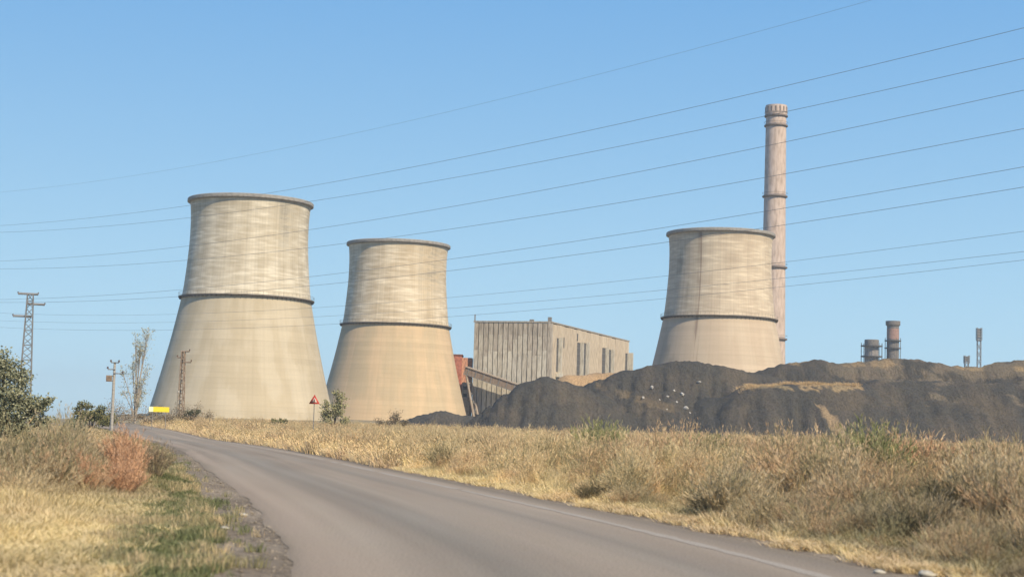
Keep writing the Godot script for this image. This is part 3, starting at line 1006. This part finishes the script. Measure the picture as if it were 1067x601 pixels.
# lobes: list of [centre, radius]; branches run from the foot to every lobe and end in twigs with leaves
func plant(called: String, label: String, category: String, at: Vector3, lobes: Array, leaves: int, size: float, tones: Array, trunk: float, s: int, wood: Material, leaf_mat: Material, group := "") -> Node3D:
	var t := thing(called, label, category, at, 0.0, group)
	var r := RandomNumberGenerator.new()
	r.seed = s
	var wd := begin()
	var fo := begin()
	var total := 0.0
	for l in lobes: total += pow(l[1].x * l[1].y, 1.0)
	for l in lobes:
		var c: Vector3 = l[0]
		var e: Vector3 = l[1]
		var foot := Vector3(r.randf_range(-0.3, 0.3) * trunk, -0.3, r.randf_range(-0.3, 0.3) * trunk)
		var knee := Vector3(c.x * 0.35, c.y * 0.5, c.z * 0.35)
		add_tube(wd, [foot, knee, c], [trunk, trunk * 0.6, trunk * 0.22], 6, false)
		var twigs := int(clampf(e.x * 10.0, 8, 30))
		var ends := []
		for k in twigs:
			var v := Vector3(r.randf_range(-1, 1), r.randf_range(-0.8, 1.0), r.randf_range(-1, 1)).normalized() * pow(r.randf(), 0.4)
			var p := c + v * e
			var a := knee.lerp(c, r.randf_range(0.2, 1.0))
			add_tube(wd, [a, a.lerp(p, 0.5) + Vector3(0, e.y * 0.1, 0), p], [trunk * 0.18, trunk * 0.12, trunk * 0.05], 4, false)
			ends.append(p)
			ends.append(a.lerp(p, 0.65))
		var n := int(leaves * e.x * e.y / total)
		var puff := minf(e.x, e.y) * 0.42
		for k in n:
			var p: Vector3 = ends[r.randi() % ends.size()]
			var v := Vector3(r.randfn(), r.randfn() * 0.8, r.randfn()) * puff * 0.55
			leaf(fo, r, p + v, size * r.randf_range(0.6, 1.3), pick(tones, r.randf()))
	part(t, "trunk", done(wd), wood)
	part(t, "crown", done(fo), leaf_mat)
	return t

func build_trees() -> void:
	var lm := vertex_painted(0.8)
	lm.backlight_enabled = true
	lm.backlight = lin(0.05, 0.06, 0.02)
	var sage := [Color(0.14, 0.15, 0.09), Color(0.23, 0.235, 0.145), Color(0.33, 0.32, 0.21)]
	var olive := [Color(0.10, 0.11, 0.045), Color(0.17, 0.165, 0.075), Color(0.24, 0.21, 0.10)]
	var pale := [Color(0.22, 0.21, 0.11), Color(0.30, 0.29, 0.15), Color(0.36, 0.33, 0.17)]
	var dry := [Color(0.20, 0.155, 0.10), Color(0.27, 0.21, 0.14), Color(0.32, 0.26, 0.18)]
	var V := Vector3(-30.2, 0, -98)
	V.y = ground_at(V.x, V.z)
	plant("leafy_tree", "large grey green bushy tree at the left edge", "tree", V, [
		[Vector3(-1.4, 2.9, 0), Vector3(1.7, 1.5, 1.6)], [Vector3(-0.1, 4.1, 0.2), Vector3(1.15, 1.15, 1.2)], [Vector3(-1.2, 4.5, -0.4), Vector3(1.1, 0.9, 1.0)], [Vector3(0.8, 2.9, 0.3), Vector3(1.3, 1.15, 1.3)], [Vector3(1.9, 2.1, 0), Vector3(1.15, 0.9, 1.1)], [Vector3(0.2, 1.5, 0.6), Vector3(1.7, 1.2, 1.3)], [Vector3(2.35, 1.15, -0.2), Vector3(0.75, 0.55, 0.8)], [Vector3(-2.6, 2.1, 0), Vector3(1.4, 1.7, 1.3)], [Vector3(0.9, 4.0, -0.3), Vector3(0.6, 0.6, 0.6)], [Vector3(2.75, 2.5, 0), Vector3(0.35, 0.3, 0.3)], [Vector3(-1.6, 0.8, 0.8), Vector3(1.5, 0.7, 0.9)], [Vector3(0.9, 0.7, 0.9), Vector3(1.2, 0.55, 0.8)]],
		18000, 0.17, sage, 0.16, 5, BARK, lm)
	V = Vector3(-31.5, 0, -120)
	V.y = ground_at(V.x, V.z)
	plant("small_shrub", "small grey shrub just right of the large leafy tree", "shrub", V, [[Vector3(0, 0.9, 0), Vector3(0.7, 0.6, 0.6)], [Vector3(-0.5, 0.6, 0), Vector3(0.6, 0.4, 0.5)]], 700, 0.15, sage, 0.05, 6, BARK, lm)
	V = Vector3(-52.2, 0, -205)
	V.y = ground_at(V.x, V.z)
	plant("hedge_bush", "rounded green bush left of the concrete utility pole", "bush", V, [[Vector3(-1.3, 1.5, 0), Vector3(1.4, 1.3, 1.3)], [Vector3(0.3, 1.7, 0), Vector3(1.4, 1.1, 1.2)], [Vector3(1.7, 1.2, 0), Vector3(1.3, 1.2, 1.2)], [Vector3(-0.9, 2.9, 0), Vector3(0.9, 0.7, 0.8)], [Vector3(1.2, 2.5, 0), Vector3(0.8, 0.6, 0.7)], [Vector3(-2.2, 0.8, 0), Vector3(0.9, 0.8, 0.8)]],
		5000, 0.26, olive, 0.12, 7, BARK, lm)
	# tall sparse poplar
	V = Vector3(-59.3, 0, -260)
	V.y = ground_at(V.x, V.z)
	var lobes := []
	var r := RandomNumberGenerator.new()
	r.seed = 21
	for k in 15:
		var f := k / 14.0
		lobes.append([Vector3(r.randf_range(-1.0, 1.0) * (0.7 + f) + 0.9 * f - 0.3, 3.0 + 11.3 * f, r.randf_range(-1, 1)), Vector3(r.randf_range(0.8, 1.3), 1.5, 1.0)])
	lobes.append([Vector3(1.6, 14.8, 0), Vector3(1.3, 1.0, 1.0)])
	lobes.append([Vector3(-2.3, 8.0, 0), Vector3(0.7, 1.8, 0.7)])
	lobes.append([Vector3(-2.0, 5.0, 0), Vector3(0.8, 1.8, 0.7)])
	plant("poplar_tree", "tall thin sparse tree with see-through crown left of the cooling tower", "tree", V, lobes, 2500, 0.22, [Color(0.27, 0.27, 0.16), Color(0.36, 0.34, 0.23), Color(0.44, 0.40, 0.29)], 0.12, 8, mottled(lin(0.42, 0.37, 0.32), 2.0, 34), lm)
	# dry thicket behind the road bend
	var k := 0
	for e in [[-50.5, -232, 2.1, 2.4, "dry brown thicket under the sparse tall tree"], [-45.6, -225, 1.9, 2.0, "dry brown thicket between the sparse tree and the yellow board"], [-56.5, -236, 2.0, 2.6, "dry brown thicket behind the concrete utility pole"], [-46.9, -246, 1.6, 2.0, "dry brown thicket behind the yellow board"]]:
		V = Vector3(e[0], ground_at(e[0], e[1]), e[1])
		plant("dry_thicket", e[4], "bush", V, [[Vector3(0, e[3] * 0.75, 0), Vector3(e[2], e[3] * 0.7, 1.2)], [Vector3(-e[2] * 0.9, e[3] * 0.5, 0), Vector3(e[2] * 0.8, e[3] * 0.5, 1.0)], [Vector3(e[2] * 0.9, e[3] * 0.5, 0), Vector3(e[2] * 0.8, e[3] * 0.5, 1.0)]], 1300, 0.2, dry, 0.06, 30 + k, BARK, lm, "dry thickets by the bend")
		k += 1
	V = Vector3(-47.2, 0, -242)
	V.y = ground_at(V.x, V.z)
	plant("dark_bush", "dark green bush at the foot of the slim lattice pole", "bush", V, [[Vector3(0, 1.2, 0), Vector3(1.3, 0.9, 1.0)], [Vector3(-1.3, 0.7, 0), Vector3(0.8, 0.5, 0.7)], [Vector3(0.8, 1.5, 0), Vector3(0.9, 0.6, 0.7)]], 2200, 0.2, [Color(0.06, 0.065, 0.035), Color(0.10, 0.10, 0.055), Color(0.15, 0.14, 0.08)], 0.07, 9, BARK, lm)
	V = Vector3(-22.4, 0, -210)
	V.y = ground_at(V.x, V.z)
	plant("young_tree", "young pale green tree between the two left cooling towers", "tree", V, [[Vector3(-0.9, 1.7, 0), Vector3(1.1, 1.3, 1.0)], [Vector3(0.5, 2.4, 0), Vector3(1.2, 1.2, 1.0)], [Vector3(0.5, 4.5, 0), Vector3(0.8, 0.9, 0.7)], [Vector3(0.9, 3.5, 0), Vector3(0.8, 0.9, 0.7)], [Vector3(-1.2, 3.2, 0), Vector3(0.55, 0.7, 0.6)], [Vector3(1.6, 1.1, 0), Vector3(0.8, 0.8, 0.8)]], 2300, 0.24, pale, 0.09, 10, BARK, lm)
	V = Vector3(-14.9, 0, -215)
	V.y = ground_at(V.x, V.z)
	plant("brown_bush", "bare brownish bush in front of the middle cooling tower", "bush", V, [[Vector3(0, 1.6, 0), Vector3(1.2, 1.2, 1.0)], [Vector3(-1.6, 1.0, 0), Vector3(1.3, 0.7, 0.9)], [Vector3(1.5, 0.9, 0), Vector3(1.1, 0.7, 0.9)]], 1500, 0.2, [Color(0.15, 0.12, 0.075), Color(0.21, 0.17, 0.11), Color(0.25, 0.2, 0.14)], 0.06, 11, BARK, lm)
	V = Vector3(-28.0, 0, -200)
	V.y = ground_at(V.x, V.z)
	plant("low_shrub", "low olive shrub left of the warning sign", "shrub", V, [[Vector3(0, 0.9, 0), Vector3(1.4, 0.5, 0.8)], [Vector3(-1.2, 0.7, 0), Vector3(0.9, 0.4, 0.7)]], 900, 0.2, olive, 0.05, 12, BARK, lm)

# ------------------------------------------------------------------ weeds one can tell apart
func weed_mesh(s: int, stems: int, h: float, spread: float, sprigs: int, tones: Array, sprig: float) -> ArrayMesh:
	var r := RandomNumberGenerator.new()
	r.seed = s
	var st := begin()
	st.set_smooth_group(-1)
	for i in stems:
		var a := r.randf() * TAU
		var q := sqrt(r.randf())
		var foot := Vector3(cos(a), 0, sin(a)) * q * spread * 0.35
		var tip := foot + Vector3(cos(a) * q * spread, 0, sin(a) * q * spread) + Vector3(r.randf_range(-0.1, 0.1), h * r.randf_range(0.55, 1.05) * (1.0 - 0.35 * q * q), r.randf_range(-0.1, 0.1))
		var mid := foot.lerp(tip, 0.5) + Vector3(0, h * 0.08, 0)
		var w := Vector3(-sin(a), 0, cos(a)).rotated(Vector3.UP, r.randf() * PI) * 0.007
		st.set_color(pick(tones, r.randf()))
		for p in [foot - w, foot + w, mid, mid - w * 0.7, mid + w * 0.7, tip]: st.add_vertex(p)
		for k in sprigs:
			var f := r.randf_range(0.3, 1.0)
			var at := foot.lerp(mid, f * 2) if f < 0.5 else mid.lerp(tip, f * 2 - 1)
			var d := ((tip - foot).normalized() * 1.3 + Vector3(r.randf_range(-1, 1), r.randf_range(-0.2, 0.8), r.randf_range(-1, 1))).normalized() * sprig * r.randf_range(0.7, 1.7)
			var side := d.cross(Vector3(r.randf_range(-1, 1), 0.3, r.randf_range(-1, 1))).normalized() * sprig * 0.075
			st.set_color(pick(tones, r.randf()))
			for p in [at, at + d * 0.5 + side, at + d, at, at + d, at + d * 0.5 - side]: st.add_vertex(p)
	return done(st)

func build_weeds() -> void:
	var m := vertex_painted(0.9)
	m.backlight_enabled = true
	m.backlight = lin(0.06, 0.05, 0.02)
	var green := [Color(0.14, 0.16, 0.065), Color(0.23, 0.24, 0.105), Color(0.36, 0.33, 0.17)]
	var rust := [Color(0.40, 0.23, 0.13), Color(0.55, 0.32, 0.19), Color(0.64, 0.42, 0.27)]
	var drab := [Color(0.26, 0.20, 0.13), Color(0.38, 0.295, 0.195), Color(0.50, 0.39, 0.26)]
	var dark := [Color(0.09, 0.08, 0.05), Color(0.15, 0.13, 0.075), Color(0.22, 0.18, 0.11)]
	var kinds := {"green": weed_mesh(1, 190, 1.25, 0.6, 16, green, 0.10), "rust": weed_mesh(2, 200, 1.2, 0.5, 16, rust, 0.09), "drab": weed_mesh(3, 220, 1.1, 0.65, 15, drab, 0.09), "dark": weed_mesh(4, 190, 1.0, 0.65, 16, dark, 0.10)}
	# kind, x, z, scale, label
	var list := [
		["green", 8.2, -37.0, 1.35, "tall olive weed clump, highest in the right verge"],
		["green", 7.55, -37.4, 1.0, "olive weed clump leaning on the left of the highest clump"],
		["rust", 9.15, -38.6, 1.12, "rusty weed clump just right of the highest olive clump"],
		["rust", 10.2, -39.5, 1.0, "orange brown weed clump second right of the highest clump"],
		["rust", 11.0, -40.0, 1.02, "orange brown weed clump third right of the highest clump"],
		["rust", 13.2, -42.0, 1.05, "rusty weed clump at the right picture edge"],
		["green", 3.45, -60.0, 1.3, "pale green weed bush standing in the golden grass"],
		["green", 6.6, -55.0, 1.3, "green weed bush between the golden grass and the highest clump"],
		["drab", 8.6, -55.0, 1.0, "drab weed clump behind the highest clump on its left"],
		["dark", -1.2, -70.0, 1.0, "dark round weed at the right road edge, nearest the middle cooling tower"],
		["dark", 1.9, -36.5, 0.55, "small dark weed tuft at the asphalt edge, middle of the right verge"],
		["dark", 4.0, -30.5, 0.6, "dark weed bush by the asphalt edge below the spoil heaps"],
		["dark", 5.9, -24.2, 0.62, "dark bush at the asphalt edge in the lower right"],
		["dark", 7.4, -27.0, 0.7, "dark bush amid the drab weeds at the lower right"],
		["drab", -9.3, -35.5, 0.66, "greyish weed clump in the middle of the left hump"],
		["drab", -9.9, -38.0, 0.74, "taller greyish weed clump topping the left hump"],
		["drab", -8.7, -36.5, 0.70, "brown weed clump on the road side of the left hump"],
		["drab", -11.2, -37.0, 0.6, "drab weed clump on the far left of the hump"],
		["rust", -7.75, -33.5, 0.82, "reddish orange weed clump beside the green verge"],
		["rust", -7.55, -32.4, 0.66, "low reddish orange weed clump nearest the green verge"],
		["rust", -8.5, -32.6, 0.7, "pinkish brown weed clump at the front of the left hump"],
		["rust", -9.2, -38.5, 0.78, "pinkish brown weed clump on the crest of the left hump"],
		["rust", -8.0, -31.2, 0.6, "pinkish brown weed clump at the straw edge of the hump"],
		["rust", -9.0, -31.4, 0.55, "low pinkish weed clump left of the reddish clumps"],
		["drab", -9.9, -33.6, 0.62, "low tan weed clump on the straw side of the hump"],
		["drab", -7.9, -36.8, 0.74, "tan weed clump behind the reddish clumps, nearest the road bend"],
		["rust", -8.15, -35.0, 0.86, "reddish orange weed clump behind its twin on the left hump"],
		["dark", -8.9, -33.0, 0.6, "dark olive weed clump in front of the left hump"],
		["dark", -10.3, -33.5, 0.6, "dark purplish weed low at the left edge"],
		["dark", -10.6, -43.0, 0.75, "dark olive weed crowning the left hump from behind"],
	]
	var protos := {}
	for e in list:
		var at := Vector3(e[1], ground_at(e[1], e[2]) - 0.03, e[2])
		if not protos.has(e[0]):
			var t := thing(e[0] + "_weed", e[4], "weed", at, 0.3, "weed clumps on the verges")
			part(t, "stems", kinds[e[0]], m)
			t.scale = Vector3.ONE * float(e[3])
			protos[e[0]] = t
		else:
			copy_of(protos[e[0]], e[4], at, e[1] * 2.3, Vector3(1.0 + 0.35 * sin(e[1] * 5.0), 1.0 + 0.15 * sin(e[2] * 3.0), 1.0 + 0.3 * cos(e[2] * 7.0)) * float(e[3]))
	# pale stones and litter at the asphalt edge
	var st := mottled(lin(0.52, 0.48, 0.40), 0.3, 91)
	for e in [[4.85, -18.9, 0.075, "pale stone at the asphalt edge in the lower right corner"], [4.35, -19.1, 0.05, "smaller pale stone left of the corner stone"], [-4.3, -27.0, 0.05, "white scrap lying in the green verge, far one"], [-4.0, -23.5, 0.04, "white scrap lying in the green verge, near one"]]:
		var o := part(self, "stone", rock_mesh(5), st)
		o.position = Vector3(e[0], ground_at(e[0], e[1]) + 0.02, e[1])
		o.scale = Vector3(1.4, 0.8, 1.0) * float(e[2])
		tag(o, e[3], "stone")

# ------------------------------------------------------------------ grass and ground cover nobody could count
func tuft_mesh(s: int, blades: int, h: float, spread: float, width: float, heads: bool) -> ArrayMesh:
	var r := RandomNumberGenerator.new()
	r.seed = s
	var st := begin()
	st.set_smooth_group(-1)
	for i in blades:
		var a := r.randf() * TAU
		var foot := Vector3(cos(a), 0, sin(a)) * r.randf() * spread * 0.5
		var hh := h * r.randf_range(0.5, 1.0)
		var lean_out := r.randf_range(0.1, 0.6) * hh
		var d := Vector3(cos(a + 0.5), 0, sin(a + 0.5)) * lean_out
		var mid := foot + d * 0.35 + Vector3(0, hh * 0.62, 0)
		var tip := foot + d + Vector3(0, hh, 0)
		var w := Vector3(1, 0, 0).rotated(Vector3.UP, r.randf() * PI) * width * 0.5
		var v := r.randf_range(0.72, 1.1)
		st.set_color(Color(v, v * r.randf_range(0.95, 1.03), v * r.randf_range(0.85, 1.05)))
		for p in [foot - w, foot + w, mid + w * 0.8, foot - w, mid + w * 0.8, mid - w * 0.8, mid - w * 0.8, mid + w * 0.8, tip]: st.add_vertex(p)
		if heads and i % 2 == 0:
			st.set_color(Color(1.0, 0.96, 0.86))
			var side := w.normalized() * width * 0.9
			var dn := (mid - tip) * 0.42
			for p in [tip, tip + dn * 0.5 + side, tip + dn, tip, tip + dn, tip + dn * 0.5 - side]: st.add_vertex(p)
	return done(st)

func scatter(called: String, label: String, mesh: Mesh, mat: Material, spots: Array) -> void:
	var mm := MultiMesh.new()
	mm.transform_format = MultiMesh.TRANSFORM_3D
	mm.use_colors = true
	mm.mesh = mesh
	mm.instance_count = spots.size()
	for i in spots.size():
		mm.set_instance_transform(i, spots[i][0])
		mm.set_instance_color(i, spots[i][1])
	var o := MultiMeshInstance3D.new()
	o.name = numbered(called)
	o.multimesh = mm
	o.material_override = mat
	add_child(o)
	tag(o, label, "gravel" if called == "gravel" else "grass")
	o.set_meta("kind", "stuff")

func build_grass() -> void:
	var m := vertex_painted(0.9)
	m.backlight_enabled = true
	m.backlight = lin(0.45, 0.37, 0.20)
	var gold := Color(0.86, 0.70, 0.40)
	var tan := Color(0.70, 0.545, 0.35)
	var drab := Color(0.45, 0.37, 0.245)
	var russet := Color(0.60, 0.385, 0.235)
	var olive := Color(0.30, 0.275, 0.155)
	var r := RandomNumberGenerator.new()
	r.seed = 77
	var near := []
	var far := []
	var tall := []
	var verge := []
	var weeds := [[], [], []]
	# rows of distance with a density of their own: from, to, tufts a square metre
	for row in [[11.0, 24.0, 60.0], [24.0, 40.0, 44.0], [40.0, 62.0, 26.0], [62.0, 100.0, 12.0], [100.0, 160.0, 6.0], [160.0, 240.0, 3.0]]:
		var z0: float = row[0]
		var z1: float = row[1]
		var wide := z1 * 0.36 + 4.0
		var n := int(row[2] * (z1 - z0) * 2.0 * wide)
		for i in n:
			var z := -r.randf_range(z0, z1)
			var x := r.randf_range(-wide, wide)
			if absf(x) > -z * 0.35 + 3.0: continue
			var cx := lane(z)
			var k := lean(z)
			var u := (x - cx) * k
			var off := absf(u) - 3.4
			var jag := fine.get_noise_2d(x * 3.0, z * 3.0)
			if u < 0 and off < 0.80 + jag * 0.45 and (off < 0.3 or r.randf() > 0.05): continue
			if u > 0 and off < 0.30 + jag * 0.5: continue
			var b := big.get_noise_2d(x * 8.0 + 40.0, z * 5.0)
			var b2 := big.get_noise_2d(x * 14.0 - 90.0, z * 10.0 + 33.0)
			var clump := fine.get_noise_2d(x * 5.0 + 17.0, z * 3.2 - 8.0)
			var y := land(x, z, cx, k)
			var basis := Basis(Vector3.UP, r.randf() * TAU)
			var size := r.randf_range(0.7, 1.25)
			var c: Color
			if u < 0:
				if off < 2.0 + clump * 0.9 + jag * 0.7:
					c = Color(0.18, 0.20, 0.10).lerp(tan, clampf(0.06 + clump * 1.2 + jag * 0.8 + (0.5 if r.randf() < 0.18 else 0.0), 0, 0.9))
					verge.append([Transform3D(basis.scaled(Vector3(1, 0.75 + clump * 0.6, 1) * size), Vector3(x, y, z)), c])
					continue
				c = gold.lerp(tan, clampf(0.2 + b * 1.8, 0, 1)).lerp(drab, clampf(b2 * 1.6, 0, 0.8 if z < -29 else 0.35))
				if z < -28: c = c.lerp(drab, 0.3)
			else:
				var dep := clampf((off - 2.0) / 14.0, 0, 1)
				if z > -45: c = drab.lerp(olive, clampf(0.35 + b2 * 2.0, 0, 0.9)).lerp(tan, clampf(b * 1.6 + dep * 0.6 + clump * 0.5, 0, 1))
				else: c = (gold * 1.08).lerp(tan, clampf(0.25 + b * 1.9, 0, 1)).lerp(russet, clampf(b2 * 1.2, 0, 0.45)).lerp(drab, clampf(clump * 1.1 - 0.1, 0, 0.5))
				if off < 0.9: c = tan.lerp(gold, 0.3 + jag)
				if r.randf() < 0.10: c = c.lerp(russet, 0.6)
			c *= r.randf_range(0.82, 1.12)
			if z0 >= 62.0:
				var s := 1.0 + (-z - 62.0) * 0.005
				far.append([Transform3D(basis.scaled(Vector3(1.2 * s, clampf(0.75 + b * 1.1 + clump * 0.9, 0.3, 1.5) * size * (1.0 if u > 0 else 0.38), 1.2 * s)), Vector3(x, y, z)), c])
				if off > 2.0 and r.randf() < 0.05 and clump > -0.1 and u > 0: weeds[r.randi() % 3].append([Transform3D(basis.scaled(Vector3(1.4, r.randf_range(0.6, 1.3), 1.4)), Vector3(x, y, z)), c.lerp(drab, 0.4)])
				continue
			var hump := exp(-(pow(x + 9.3, 2.0) + pow((z + 34.0) * 0.42, 2.0)) / 5.5)
			var low := smoothstep(0.3, 1.8, off + jag * 0.5) if u > 0 else smoothstep(2.0, 3.6, off) * clampf(0.34 + hump * 0.66, 0, 1.0)
			if u < 0: c = c.lerp(drab, hump * 0.8)
			else:
				var back := smoothstep(-29.0, -36.0, z + clump * 4.0)
				var plume := smoothstep(5.0, 8.0, x + b * 8.0)
				low *= lerpf(0.66, 1.0, back * (0.55 + 0.45 * plume))
				c = c.lerp(gold.lerp(Color(0.74, 0.50, 0.31), clampf(plume * 0.9 + b2 * 1.2, 0, 1)), back * 0.75)
			if u > 0 and low > 0.3: c *= lerpf(0.62, 1.15, smoothstep(-0.30, 0.22, b2 + clump * 0.9))
			var hgt := lerpf(0.22, clampf(0.75 + b * 1.0 + clump * 1.2, 0.25, 1.6), low) * size
			near.append([Transform3D(basis.scaled(Vector3(1, hgt, 1)), Vector3(x, y, z)), c])
			var chance := 0.0
			if low > 0.5: chance = clampf(0.13 + clump * 0.35 + b2 * 0.2, 0.01, 0.3) * low
			if z > -24: chance *= 0.55
			if r.randf() < chance:
				var cc := c.lerp(drab, 0.35) * 1.05
				if r.randf() < 0.22: cc = cc.lerp(russet, 0.55)
				if r.randf() < 0.3: cc = cc.lerp(olive, 0.8)
				weeds[r.randi() % 3].append([Transform3D(basis.scaled(Vector3.ONE * r.randf_range(0.4, 0.85) * (0.85 + clump * 1.0 + b * 0.7) * lerpf(0.6, 1.15, low)), Vector3(x, y, z)), cc])
			elif low > 0.7 and r.randf() < 0.03:
				tall.append([Transform3D(basis.scaled(Vector3(1, r.randf_range(0.7, 1.15), 1)), Vector3(x, y, z)), gold.lerp(russet, r.randf()) * 0.9])
	# dry tufts on the bench of the right heap
	for i in 900:
		var x := r.randf_range(33.0, 50.0)
		var z := r.randf_range(-241.0, -232.5)
		if fine.get_noise_2d(x * 1.6, z * 1.6) < -0.2: continue
		far.append([Transform3D(Basis(Vector3.UP, r.randf() * TAU).scaled(Vector3(1.6, r.randf_range(0.5, 0.9), 1.6)), Vector3(x, heap_surface("right", x, z) - 0.05, z)), tan.lerp(russet, r.randf() * 0.5)])
	var crumbs := []
	for i in 7000:
		var z := -r.randf_range(12.0, 75.0)
		var k := lean(z)
		var left := r.randf() < 0.72
		var u := -3.42 - r.randf() * 1.15 if left else 3.4 + r.randf() * 1.0
		var x := lane(z) + u / k
		var q := r.randf_range(0.005, 0.014) * (1.0 if r.randf() < 0.94 else 2.2)
		crumbs.append([Transform3D(Basis.from_euler(Vector3(r.randf() * 6, r.randf() * 6, 0)).scaled(Vector3(q, q * 0.7, q)), Vector3(x, ground_at(x, z) + q * 0.2, z)), Color(0.17, 0.14, 0.105).lerp(Color(0.30, 0.255, 0.2), r.randf())])
	var grit := vertex_painted(1.0)
	scatter("gravel", "loose crumbs of earth and gravel on the road shoulders", rock_mesh(7), grit, crumbs)
	var white := [Color(0.7, 0.7, 0.7), Color(1, 1, 1)]
	scatter("dry_grass", "dry straw coloured grass on both verges near the camera", tuft_mesh(1, 18, 0.62, 0.32, 0.010, false), m, near)
	scatter("dry_grass", "golden dry grass in the field beyond the verges", tuft_mesh(2, 18, 0.75, 0.6, 0.022, true), m, far)
	scatter("tall_grass", "tall straw stems with seed heads rising over the verges", tuft_mesh(3, 9, 1.15, 0.25, 0.009, true), m, tall)
	scatter("green_grass", "short green grass strip along the left dirt shoulder", tuft_mesh(4, 16, 0.15, 0.24, 0.012, false), m, verge)
	for v in 3: scatter("weed_cover", ["fine branching weeds filling the verges", "loose feathery weeds filling the verges", "low bushy weeds filling the verges"][v], weed_mesh(9 + v, [46, 34, 60][v], [1.15, 1.35, 0.85][v], [0.5, 0.4, 0.6][v], [16, 18, 15][v], white, [0.095, 0.085, 0.10][v]), m, weeds[v])
	print("grass ", near.size(), " ", far.size(), " ", tall.size(), " ", verge.size(), " ", weeds[0].size())
